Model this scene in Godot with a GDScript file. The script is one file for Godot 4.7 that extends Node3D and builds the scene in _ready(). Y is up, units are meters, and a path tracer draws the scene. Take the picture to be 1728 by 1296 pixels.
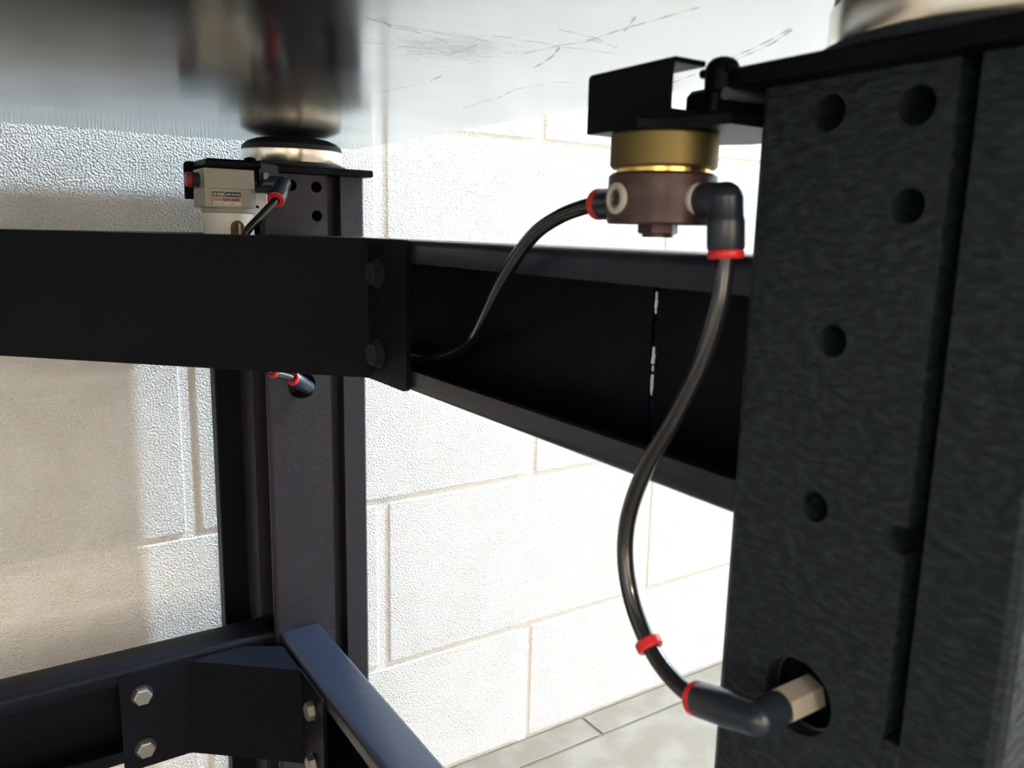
extends Node3D
# All positions below are measured from the camera's own height; the floor then lies at -EYE and every thing is lifted by EYE, so that the floor ends at y = 0.
const EYE := 0.67
const X0 := 0.1995      # plane of the inner (left) faces of both posts
const XW := 0.0889      # post width
const ZL := -0.6728     # near face of the far post
const ZR := -0.082      # near face of the near post
const PLATE_Y := 0.0496 # top of the post plates
const TABLE_Y := 0.0766 # underside of the table top
const BEAM_H := 0.0852
const UP_Y := -0.0055   # top of the upper rails
const LOW_Y := -0.3564  # top of the lower rails
const WALL_Z := -0.8078
var M := {}
var used := {}

func _ready() -> void:
	# ---- camera
	var cam := Camera3D.new()
	cam.name = "camera"
	add_child(cam)
	cam.fov = rad_to_deg(2.0 * atan(648.0 / 1369.6))
	var fwd := Vector3(0.54355761, -0.18351215, -0.81906557)
	var up := Vector3(0.08303588, 0.98277741, -0.16508668)
	cam.transform = Transform3D(Basis(fwd.cross(up).normalized(), up.normalized(), -fwd.normalized()), Vector3(0, EYE, 0))
	cam.near = 0.02
	var lens := CameraAttributesPhysical.new()
	lens.frustum_focal_length = 12.0 / (648.0 / 1369.6)
	lens.exposure_aperture = 16.0
	lens.frustum_focus_distance = 0.56
	lens.frustum_near = 0.02
	cam.attributes = lens
	cam.keep_aspect = Camera3D.KEEP_HEIGHT
	cam.current = true
	# ---- sky, exposure
	var sm := ProceduralSkyMaterial.new()
	sm.sky_top_color = Color(0.80, 0.78, 0.76)
	sm.sky_horizon_color = Color(0.95, 0.87, 0.77)
	sm.ground_horizon_color = Color(0.80, 0.72, 0.62)
	sm.ground_bottom_color = Color(0.62, 0.56, 0.48)
	sm.energy_multiplier = 1.0
	var sky := Sky.new()
	sky.sky_material = sm
	var env := Environment.new()
	env.background_mode = Environment.BG_SKY
	env.sky = sky
	env.background_energy_multiplier = 7.0
	env.tonemap_mode = Environment.TONE_MAPPER_LINEAR
	env.tonemap_exposure = 1.05
	env.sdfgi_enabled = true
	env.ssao_enabled = true
	env.ssil_enabled = true
	var we := WorldEnvironment.new()
	we.name = "world"
	we.environment = env
	add_child(we)
	# ---- lamps
	round_lamp(Vector3(2.0, 1.85, -0.31), 15.2, Color(0.81, 0.915, 1.0))
	strip_lamp("long warm strip light on the ceiling far behind the camera", Vector3(0.1, 1.85, 3.45), Vector2(1.2, 0.12), Color(1.0, 0.90, 0.78), 10.0)
	materials()
	room()
	table()
	posts()
	rails()
	braces()
	isolators()
	valve()
	air_filter()
	hoses()

# ------------------------------------------------------------------ naming
func numbered(n: String) -> String:
	var k: int = used.get(n, -1) + 1
	used[n] = k
	return n if k == 0 else "%s_%03d" % [n, k]

func tag(o: Node3D, label: String, category: String, group := "") -> void:
	o.set_meta("label", label)
	o.set_meta("category", category)
	if group:
		o.set_meta("group", group)

func thing(called: String, label: String, category: String, at: Vector3, group := "") -> Node3D:
	var o := Node3D.new()
	o.name = numbered(called)
	add_child(o)
	o.position = at + Vector3(0, EYE, 0)
	o.set_meta("at", at)
	tag(o, label, category, group)
	return o

func part(called: String, b: MB, skin: Material, parent: Node3D) -> MeshInstance3D:
	var o := MeshInstance3D.new()
	o.name = called
	var root: Node3D = parent
	while not root.has_meta("at"):
		root = root.get_parent()
	o.mesh = b.commit(root.get_meta("at"))
	o.material_override = skin
	o.cast_shadow = GeometryInstance3D.SHADOW_CASTING_SETTING_ON
	parent.add_child(o, true)
	return o

func structure(called: String, b: MB, skin: Material) -> MeshInstance3D:
	var o := MeshInstance3D.new()
	o.name = called
	o.mesh = b.commit(Vector3(0, -EYE, 0))
	o.material_override = skin
	o.set_meta("kind", "structure")
	o.set_meta("at", Vector3(0, -EYE, 0))
	add_child(o, true)
	return o

# ------------------------------------------------------------------ mesh builder
class MB:
	var v := PackedVector3Array()
	var n := PackedVector3Array()
	var t := PackedVector2Array()
	var scale_uv := 1.0

	func tri(a: Vector3, b: Vector3, c: Vector3, na: Vector3, nb: Vector3, nc: Vector3, ua := Vector2.ZERO, ub := Vector2.ZERO, uc := Vector2.ZERO) -> void:
		if (b - a).cross(c - a).dot(na + nb + nc) > 0.0:
			v.append_array([a, c, b]); n.append_array([na, nc, nb]); t.append_array([ua, uc, ub])
		else:
			v.append_array([a, b, c]); n.append_array([na, nb, nc]); t.append_array([ua, ub, uc])

	func quad(a: Vector3, b: Vector3, c: Vector3, d: Vector3, na: Vector3, nb: Vector3, nc: Vector3, nd: Vector3) -> void:
		tri(a, b, c, na, nb, nc)
		tri(a, c, d, na, nc, nd)

	func face(a: Vector3, b: Vector3, c: Vector3, d: Vector3, m: Vector3) -> void:
		quad(a, b, c, d, m, m, m, m)

	# prism of a polygon: ux, uy span the profile, w is the sweep
	func prism(poly: Array, o: Vector3, ux: Vector3, uy: Vector3, w: Vector3, caps := true) -> void:
		var p := PackedVector2Array(poly)
		var k := p.size()
		var area := 0.0
		for i in k:
			area += p[i].cross(p[(i + 1) % k])
		var s := 1.0 if area > 0.0 else -1.0
		var en := []
		for i in k:
			var e := (p[(i + 1) % k] - p[i]).normalized()
			var m := Vector2(e.y, -e.x) * s
			en.append(m)
		for i in k:
			var j := (i + 1) % k
			var na: Vector2 = en[i]
			var nb: Vector2 = en[i]
			var before: Vector2 = en[(i + k - 1) % k]
			var after: Vector2 = en[j]
			if before.dot(en[i]) > 0.75:
				na = (before + en[i]).normalized()
			if after.dot(en[i]) > 0.75:
				nb = (after + en[i]).normalized()
			var a := o + ux * p[i].x + uy * p[i].y
			var b := o + ux * p[j].x + uy * p[j].y
			var wa := (ux * na.x + uy * na.y).normalized()
			var wb := (ux * nb.x + uy * nb.y).normalized()
			quad(a, b, b + w, a + w, wa, wb, wb, wa)
		if caps:
			var idx := Geometry2D.triangulate_polygon(p)
			var wn := w.normalized()
			for i in range(0, idx.size(), 3):
				var q := []
				for c in 3:
					q.append(o + ux * p[idx[i + c]].x + uy * p[idx[i + c]].y)
				tri(q[0], q[1], q[2], -wn, -wn, -wn)
				tri(q[0] + w, q[1] + w, q[2] + w, wn, wn, wn)

	# box with chamfered edges
	func box(c: Vector3, size: Vector3, r: float, basis := Basis()) -> void:
		var h := size / 2.0
		r = minf(r, minf(h.x, minf(h.y, h.z)) * 0.95)
		var ax := [basis.x, basis.y, basis.z]
		var hs := [h.x, h.y, h.z]
		for d in 3:
			var e := (d + 1) % 3
			var f := (d + 2) % 3
			for s in [-1.0, 1.0]:
				var m: Vector3 = ax[d] * s
				var o: Vector3 = c + m * hs[d]
				var a: Vector3 = ax[e] * (hs[e] - r)
				var b: Vector3 = ax[f] * (hs[f] - r)
				face(o + a + b, o - a + b, o - a - b, o + a - b, m)
			# chamfers along axis d
			for s in [-1.0, 1.0]:
				for u in [-1.0, 1.0]:
					var ne: Vector3 = ax[e] * s
					var nf: Vector3 = ax[f] * u
					var l: Vector3 = ax[d] * (hs[d] - r)
					var p: Vector3 = c + ne * hs[e] + nf * (hs[f] - r)
					var q: Vector3 = c + ne * (hs[e] - r) + nf * hs[f]
					quad(p + l, p - l, q - l, q + l, ne, ne, nf, nf)
		for sx in [-1.0, 1.0]:
			for sy in [-1.0, 1.0]:
				for sz in [-1.0, 1.0]:
					var nx: Vector3 = ax[0] * sx
					var ny: Vector3 = ax[1] * sy
					var nz: Vector3 = ax[2] * sz
					tri(c + nx * h.x + ny * (h.y - r) + nz * (h.z - r), c + nx * (h.x - r) + ny * h.y + nz * (h.z - r), c + nx * (h.x - r) + ny * (h.y - r) + nz * h.z, nx, ny, nz)

	# profile of (radius, height) turned about an axis
	func lathe(profile: Array, o: Vector3, axis: Vector3, seg := 32, sharp := 0.8) -> void:
		axis = axis.normalized()
		var ux := axis.cross(Vector3.UP if absf(axis.y) < 0.9 else Vector3.RIGHT).normalized()
		var uy := axis.cross(ux)
		var sn := []
		for i in profile.size() - 1:
			var d: Vector2 = (profile[i + 1] - profile[i]).normalized()
			sn.append(Vector2(d.y, -d.x))
		for i in profile.size() - 1:
			var na: Vector2 = sn[i]
			var nb: Vector2 = sn[i]
			if i > 0 and sn[i - 1].dot(sn[i]) > sharp:
				na = (sn[i - 1] + sn[i]).normalized()
			if i < sn.size() - 1 and sn[i + 1].dot(sn[i]) > sharp:
				nb = (sn[i + 1] + sn[i]).normalized()
			for k in seg:
				var a0 := TAU * k / seg
				var a1 := TAU * (k + 1) / seg
				var r0 := ux * cos(a0) + uy * sin(a0)
				var r1 := ux * cos(a1) + uy * sin(a1)
				var p: Vector2 = profile[i]
				var q: Vector2 = profile[i + 1]
				var A := o + r0 * p.x + axis * p.y
				var B := o + r1 * p.x + axis * p.y
				var C := o + r1 * q.x + axis * q.y
				var D := o + r0 * q.x + axis * q.y
				var n0a := r0 * na.x + axis * na.y
				var n1a := r1 * na.x + axis * na.y
				var n0b := r0 * nb.x + axis * nb.y
				var n1b := r1 * nb.x + axis * nb.y
				if p.x < 1e-7:
					tri(A, C, D, n0a, n1b, n0b)
				elif q.x < 1e-7:
					tri(A, B, C, n0a, n1a, n1b)
				else:
					quad(A, B, C, D, n0a, n1a, n1b, n0b)

	# round tube along a curve
	func tube(pts: Array, r: float, seg := 14, step := 0.004) -> void:
		var cv := Curve3D.new()
		cv.bake_interval = step
		for i in pts.size():
			var a: Vector3 = pts[maxi(i - 1, 0)]
			var b: Vector3 = pts[mini(i + 1, pts.size() - 1)]
			var l0: float = (pts[i] - a).length()
			var l1: float = (b - pts[i]).length()
			var d := (b - a).normalized()
			cv.add_point(pts[i], -d * l0 / 3.0, d * l1 / 3.0)
		var bk := cv.get_baked_points()
		var ring := []
		var nx := Vector3.ZERO
		for i in bk.size():
			var d := (bk[mini(i + 1, bk.size() - 1)] - bk[maxi(i - 1, 0)]).normalized()
			if nx == Vector3.ZERO:
				nx = d.cross(Vector3(0.3, 0.2, 0.9)).normalized()
			nx = (nx - d * nx.dot(d)).normalized()
			var ny := d.cross(nx)
			var row := []
			for k in seg + 1:
				var a := TAU * k / seg
				row.append(nx * cos(a) + ny * sin(a))
			ring.append(row)
		for i in bk.size() - 1:
			for k in seg:
				quad(bk[i] + ring[i][k] * r, bk[i] + ring[i][k + 1] * r, bk[i + 1] + ring[i + 1][k + 1] * r, bk[i + 1] + ring[i + 1][k] * r, ring[i][k], ring[i][k + 1], ring[i + 1][k + 1], ring[i + 1][k])
		for e in [0, bk.size() - 1]:
			var d: Vector3 = ((bk[0] - bk[1]) if e == 0 else (bk[e] - bk[e - 1])).normalized()
			for k in seg:
				tri(bk[e], bk[e] + ring[e][k] * r, bk[e] + ring[e][k + 1] * r, d, d, d)

	func hexa(o: Vector3, axis: Vector3, across: float, h: float, up := Vector3.UP) -> void:
		axis = axis.normalized()
		var ux := axis.cross(up if absf(axis.dot(up)) < 0.95 else Vector3.RIGHT).normalized()
		var uy := axis.cross(ux)
		var R := across / sqrt(3.0)
		var p0 := []
		for k in 6:
			p0.append(Vector2(cos(TAU * k / 6.0), sin(TAU * k / 6.0)) * R)
		prism(p0, o, ux, uy, axis * h * 0.86)
		for k in 6:
			var a: Vector2 = p0[k]
			var b: Vector2 = p0[(k + 1) % 6]
			var A := o + axis * h * 0.86 + ux * a.x + uy * a.y
			var B := o + axis * h * 0.86 + ux * b.x + uy * b.y
			var C := o + axis * h + (ux * b.x + uy * b.y) * 0.86
			var D := o + axis * h + (ux * a.x + uy * a.y) * 0.86
			var m := (axis + (ux * (a.x + b.x) + uy * (a.y + b.y)).normalized() * 0.7).normalized()
			face(A, B, C, D, m)
			tri(o + axis * h, C, D, axis, axis, axis)

	func commit(at: Vector3) -> ArrayMesh:
		var moved := PackedVector3Array()
		moved.resize(v.size())
		for i in v.size():
			moved[i] = v[i] - at
		var arr := []
		arr.resize(Mesh.ARRAY_MAX)
		arr[Mesh.ARRAY_VERTEX] = moved
		arr[Mesh.ARRAY_NORMAL] = n
		arr[Mesh.ARRAY_TEX_UV] = t
		var m := ArrayMesh.new()
		m.add_surface_from_arrays(Mesh.PRIMITIVE_TRIANGLES, arr)
		return m

func arc2(c: Vector2, r: float, a0: float, a1: float, k := 5) -> Array:
	var out := []
	for i in k + 1:
		out.append(c + Vector2.from_angle(deg_to_rad(lerpf(a0, a1, float(i) / k))) * r)
	return out

# ------------------------------------------------------------------ materials
func lin(r: float, g: float, b: float) -> Color:
	return Color(r, g, b).linear_to_srgb()

func noise(freq: float, side: int, sd: int, kind := FastNoiseLite.TYPE_SIMPLEX_SMOOTH, octaves := 3) -> NoiseTexture2D:
	var f := FastNoiseLite.new()
	f.noise_type = kind
	f.frequency = freq
	f.seed = sd
	f.fractal_octaves = octaves
	var t := NoiseTexture2D.new()
	t.width = side
	t.height = side
	t.seamless = true
	t.noise = f
	return t

func ramp(t: NoiseTexture2D, a: Color, b: Color, p0 := 0.3, p1 := 0.7) -> NoiseTexture2D:
	var g := Gradient.new()
	g.offsets = PackedFloat32Array([p0, p1])
	g.colors = PackedColorArray([a, b])
	t.color_ramp = g
	return t

func mat(c: Color, rough: float, metal := 0.0) -> StandardMaterial3D:
	var m := StandardMaterial3D.new()
	m.albedo_color = c
	m.roughness = rough
	m.metallic = metal
	return m

func relief(m: StandardMaterial3D, t: Texture2D, cm: float, scale: Vector3) -> StandardMaterial3D:
	m.heightmap_enabled = true
	m.heightmap_texture = t
	m.heightmap_scale = cm
	m.uv1_triplanar = true
	m.uv1_world_triplanar = true
	m.uv1_scale = scale
	return m

func materials() -> void:
	var roller := noise(0.03, 512, 3, FastNoiseLite.TYPE_SIMPLEX_SMOOTH, 4)
	M.paint = relief(mat(lin(0.026, 0.039, 0.048), 0.42), roller, 0.07, Vector3(7, 16, 7))
	M.paint.metallic_specular = 0.3
	M.paint.albedo_texture = ramp(noise(0.045, 512, 8, FastNoiseLite.TYPE_SIMPLEX_SMOOTH, 4), Color(0.72, 0.72, 0.72), Color(1, 1, 1), 0.35, 0.9)
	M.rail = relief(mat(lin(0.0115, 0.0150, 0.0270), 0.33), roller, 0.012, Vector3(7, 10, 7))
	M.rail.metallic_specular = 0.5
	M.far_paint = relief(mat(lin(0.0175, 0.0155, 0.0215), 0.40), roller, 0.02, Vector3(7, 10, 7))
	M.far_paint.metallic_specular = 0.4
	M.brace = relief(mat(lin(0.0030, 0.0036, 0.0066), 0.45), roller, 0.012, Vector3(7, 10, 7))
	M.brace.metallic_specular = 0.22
	M.chip = mat(lin(0.75, 0.77, 0.78), 0.6)
	var stipple := noise(0.085, 1024, 11, FastNoiseLite.TYPE_SIMPLEX_SMOOTH, 3)
	var tone := ramp(noise(0.006, 512, 5), Color(0.975, 0.972, 0.966), Color(1, 1, 1))
	var wall := mat(lin(0.82, 0.81, 0.785), 0.62)
	wall.albedo_texture = tone
	M.wall = relief(wall, stipple, 0.19, Vector3(4.6, 4.6, 4.6))
	M.mortar = relief(mat(lin(0.82, 0.81, 0.785), 0.7), stipple, 0.16, Vector3(4.6, 4.6, 4.6))
	M.plain_wall = mat(lin(0.74, 0.69, 0.62), 0.9)
	M.ceiling = mat(lin(0.78, 0.76, 0.72), 0.9)
	var tile := mat(lin(0.205, 0.172, 0.138), 0.5)
	tile.albedo_texture = ramp(noise(0.012, 512, 21, FastNoiseLite.TYPE_SIMPLEX_SMOOTH, 5), Color(0.90, 0.88, 0.85), Color(1, 1, 1))
	tile.uv1_triplanar = true
	tile.uv1_world_triplanar = true
	tile.uv1_scale = Vector3(2, 2, 2)
	M.tile = tile
	M.grout = mat(lin(0.12, 0.10, 0.075), 0.9)
	M.steel_side = mat(lin(0.60, 0.60, 0.58), 0.35, 1.0)
	M.ring_steel = mat(lin(0.78, 0.73, 0.64), 0.22, 1.0)
	M.rubber = mat(lin(0.012, 0.013, 0.014), 0.55)
	M.plastic = mat(lin(0.013, 0.022, 0.036), 0.28)
	M.hose = mat(lin(0.010, 0.010, 0.013), 0.16)
	M.hose.clearcoat_enabled = true
	M.hose.clearcoat = 0.5
	M.hose.clearcoat_roughness = 0.12
	M.red = mat(lin(0.62, 0.022, 0.028), 0.36)
	M.dark_red = mat(lin(0.36, 0.016, 0.028), 0.4)
	M.brass = mat(lin(0.20, 0.155, 0.062), 0.5, 1.0)
	M.bright_brass = mat(lin(0.80, 0.50, 0.14), 0.2, 1.0)
	var brown := mat(lin(0.088, 0.052, 0.046), 0.42, 0.35)
	brown.albedo_texture = ramp(noise(0.02, 256, 33), Color(0.8, 0.78, 0.78), Color(1, 1, 1))
	brown.uv1_triplanar = true
	brown.uv1_scale = Vector3(20, 20, 20)
	M.brown = brown
	M.port = mat(lin(0.50, 0.48, 0.45), 0.45)
	M.hole = mat(lin(0.006, 0.006, 0.006), 0.8)
	M.zinc = mat(lin(0.27, 0.26, 0.235), 0.45, 0.85)
	M.nickel = mat(lin(0.60, 0.55, 0.48), 0.40, 0.55)
	M.filter_body = mat(lin(0.40, 0.372, 0.315), 0.48)
	M.bowl = mat(lin(0.86, 0.845, 0.79), 0.30)
	M.sight = mat(lin(0.10, 0.065, 0.03), 0.15)
	M.label_white = mat(lin(0.72, 0.68, 0.62), 0.5)
	M.label_black = mat(lin(0.02, 0.018, 0.018), 0.5)
	M.label_red = mat(lin(0.62, 0.36, 0.31), 0.5)
	M.ink = mat(lin(0.06, 0.05, 0.05), 0.6)
	M.rod = mat(lin(0.40, 0.42, 0.42), 0.35, 0.8)

# ------------------------------------------------------------------ lamps
func glow(c: Color, e: float) -> StandardMaterial3D:
	var m := mat(Color(0.9, 0.9, 0.9), 0.6)
	m.emission_enabled = true
	m.emission = c
	m.emission_energy_multiplier = e
	return m

func round_lamp(at: Vector3, e: float, c: Color) -> void:
	var o := thing("ceiling_lamp", "round white ceiling lamp with a cool disc above the block wall", "lamp", at)
	var b := MB.new()
	b.lathe([Vector2(0, 0), Vector2(0.10, 0), Vector2(0.10, -0.03), Vector2(0.085, -0.055), Vector2(0.07, -0.055), Vector2(0.07, -0.045)], at, Vector3.UP, 32)
	part("lamp_housing", b, mat(Color(0.9, 0.9, 0.9), 0.5), o)
	b = MB.new()
	b.lathe([Vector2(0.07, -0.045), Vector2(0, -0.045)], at, Vector3.UP, 32)
	part("lamp_disc", b, glow(c, 3.0), o)
	var l := OmniLight3D.new()
	l.name = "lamp_light"
	l.light_energy = e
	l.light_color = c
	l.light_size = 0.035
	l.omni_range = 8.0
	l.omni_attenuation = 2.0
	l.shadow_enabled = true
	o.add_child(l)
	l.position = Vector3(0, -0.13, 0)

func strip_lamp(label: String, at: Vector3, size: Vector2, c: Color, e: float) -> void:
	var o := thing("ceiling_light", label, "lamp", at)
	var b := MB.new()
	b.box(at + Vector3(0, -0.03, 0), Vector3(size.x + 0.06, 0.06, size.y + 0.04), 0.008)
	part("lamp_housing", b, mat(Color(0.9, 0.9, 0.9), 0.5), o)
	b = MB.new()
	b.box(at + Vector3(0, -0.064, 0), Vector3(size.x, 0.008, size.y), 0.002)
	part("diffuser", b, glow(c, 3.0), o)
	var l := AreaLight3D.new()
	l.name = "strip_area_light"
	l.area_size = size
	l.light_energy = e
	l.light_color = c
	l.area_range = 9.0
	l.area_attenuation = 2.0
	l.shadow_enabled = true
	o.add_child(l)
	l.position = Vector3(0, -0.075, 0)
	l.rotation = Vector3(-PI / 2, 0, 0)

# ------------------------------------------------------------------ room
const RX0 := -2.6
const RX1 := 2.6
const RZ1 := 4.2
const RY1 := 1.85

func room() -> void:
	# back wall of concrete blocks; the mortar lies 3 mm behind the block faces
	var b := MB.new()
	b.box(Vector3(0, (RY1 - EYE) / 2, WALL_Z - 0.0020 - 0.06), Vector3(RX1 - RX0 + 0.24, RY1 + EYE + 0.2, 0.12), 0.001)
	var wb := structure("wall_back", b, M.mortar)
	var row := 0
	var ys := [-EYE, -0.5049, -0.3017]
	while ys[-1] < RY1:
		ys.append(minf(ys[-1] + 0.2032, RY1))
	var meshes := {}
	for r in ys.size() - 1:
		var y0: float = ys[r]
		var y1: float = ys[r + 1]
		if y1 - y0 < 0.02:
			continue
		var x := 0.1623 - 0.4064 * 8 + (0.2032 if r % 2 == 1 else 0.0)
		while x < RX1:
			var xa := maxf(x, RX0)
			var xb := minf(x + 0.4064, RX1)
			if xb - xa > 0.03:
				var key := "%.3f %.3f" % [xb - xa, y1 - y0]
				if not meshes.has(key):
					meshes[key] = block_mesh(xb - xa - 0.011, y1 - y0 - 0.0032)
				var o := MeshInstance3D.new()
				o.name = "block"
				o.mesh = meshes[key]
				o.material_override = M.wall
				wb.add_child(o, true)
				o.position = Vector3((xa + xb) / 2, (y0 + y1) / 2 + EYE, WALL_Z)
			x += 0.4064
		row += 1
	# floor of beige tiles
	b = MB.new()
	b.box(Vector3(0, -EYE - 0.052, (RZ1 + WALL_Z) / 2), Vector3(RX1 - RX0 + 0.24, 0.1, RZ1 - WALL_Z + 0.3), 0.001)
	var fl := structure("floor", b, M.grout)
	var zs := [WALL_Z, -0.760]
	while zs[-1] < RZ1:
		zs.append(minf(zs[-1] + 0.305, RZ1))
	var tm := {}
	for i in zs.size() - 1:
		var x := 0.36 - 0.61 * 5 + (0.305 if i % 2 == 0 else 0.0)
		while x < RX1:
			var xa := maxf(x, RX0)
			var xb := minf(x + 0.61, RX1)
			if xb - xa > 0.03 and zs[i + 1] - zs[i] > 0.03:
				var key := "%.3f %.3f" % [xb - xa, zs[i + 1] - zs[i]]
				if not tm.has(key):
					var t := MB.new()
					t.box(Vector3(0, -0.006, 0), Vector3(xb - xa - 0.004, 0.012, zs[i + 1] - zs[i] - 0.004), 0.0012)
					tm[key] = t.commit(Vector3.ZERO)
				var o := MeshInstance3D.new()
				o.name = "tile"
				o.mesh = tm[key]
				o.material_override = M.tile
				fl.add_child(o, true)
				o.position = Vector3((xa + xb) / 2, 0, (zs[i] + zs[i + 1]) / 2)
			x += 0.61
	b = MB.new()
	b.box(Vector3(0, RY1 + 0.06, (RZ1 + WALL_Z) / 2), Vector3(RX1 - RX0 + 0.24, 0.12, RZ1 - WALL_Z + 0.3), 0.001)
	structure("ceiling", b, M.ceiling)
	b = MB.new()
	b.box(Vector3(RX1 + 0.06, (RY1 - EYE) / 2, (RZ1 + WALL_Z) / 2), Vector3(0.12, RY1 + EYE + 0.2, RZ1 - WALL_Z + 0.3), 0.001)
	structure("wall_right", b, M.plain_wall)
	# unseen walls; the window in each is added for fill light
	var H := RY1 + EYE + 0.2
	b = MB.new()
	holed(b, true, RX0 - 0.06, WALL_Z - 0.1, RZ1 + 0.1, 1.2, 3.4, -0.05, 1.45)
	structure("wall_left", b, M.plain_wall)
	b = MB.new()
	holed(b, false, RZ1 + 0.06, RX0, RX1, -2.0, 1.0, -0.55, 1.35)
	structure("wall_front", b, M.plain_wall)
	window("window_2", false, RZ1 + 0.06, -2.0, 1.0, -0.55, 1.35, 3)
	window("window_1", true, RX0 - 0.06, 1.2, 3.4, -0.05, 1.45, 3)

func block_mesh(w: float, h: float) -> ArrayMesh:
	var b := MB.new()
	b.box(Vector3(0, 0, -0.012), Vector3(w, h, 0.024), 0.0032)
	return b.commit(Vector3.ZERO)

func holed(b: MB, side: bool, at: float, a0: float, a1: float, w0: float, w1: float, y0: float, y1: float) -> void:
	for s in [[a0, w0, -EYE - 0.1, RY1 + 0.1], [w1, a1, -EYE - 0.1, RY1 + 0.1], [w0, w1, -EYE - 0.1, y0], [w0, w1, y1, RY1 + 0.1]]:
		var mid := Vector2((s[0] + s[1]) / 2, (s[2] + s[3]) / 2)
		if side:
			b.box(Vector3(at, mid.y, mid.x), Vector3(0.12, s[3] - s[2], s[1] - s[0]), 0.0005)
		else:
			b.box(Vector3(mid.x, mid.y, at), Vector3(s[1] - s[0], s[3] - s[2], 0.12), 0.0005)

func window(called: String, side: bool, at: float, w0: float, w1: float, y0: float, y1: float, panes: int) -> void:  # unseen window, added to let fill light in
	var b := MB.new()
	var put := func(m: MB, wa: float, wb: float, ya: float, yb: float, d: float, r: float):
		if side:
			m.box(Vector3(at, (ya + yb) / 2, (wa + wb) / 2), Vector3(d, yb - ya, wb - wa), r)
		else:
			m.box(Vector3((wa + wb) / 2, (ya + yb) / 2, at), Vector3(wb - wa, yb - ya, d), r)
	put.call(b, w0, w1, y0, y0 + 0.05, 0.06, 0.004)
	put.call(b, w0, w1, y1 - 0.05, y1, 0.06, 0.004)
	for i in panes + 1:
		var x := lerpf(w0, w1 - 0.05, float(i) / panes)
		put.call(b, x, x + 0.05, y0 + 0.05, y1 - 0.05, 0.06, 0.004)
	var o := structure(called, b, mat(Color(0.85, 0.85, 0.84), 0.5))
	var glass := mat(Color(1, 1, 1, 0.04), 0.02)
	glass.transparency = BaseMaterial3D.TRANSPARENCY_ALPHA
	for i in panes:
		var x0 := lerpf(w0, w1 - 0.05, float(i) / panes) + 0.05
		var x1 := lerpf(w0, w1 - 0.05, float(i + 1) / panes)
		b = MB.new()
		if side:
			b.face(Vector3(at, y0 + 0.05, x0), Vector3(at, y0 + 0.05, x1), Vector3(at, y1 - 0.05, x1), Vector3(at, y1 - 0.05, x0), Vector3.RIGHT)
		else:
			b.face(Vector3(x0, y0 + 0.05, at), Vector3(x1, y0 + 0.05, at), Vector3(x1, y1 - 0.05, at), Vector3(x0, y1 - 0.05, at), Vector3.FORWARD)
		part("pane", b, glass, o)

# ------------------------------------------------------------------ table top
const TX0 := -1.0
const TX1 := 0.325
const TZ0 := -0.778
const TZ1 := -0.02

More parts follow.
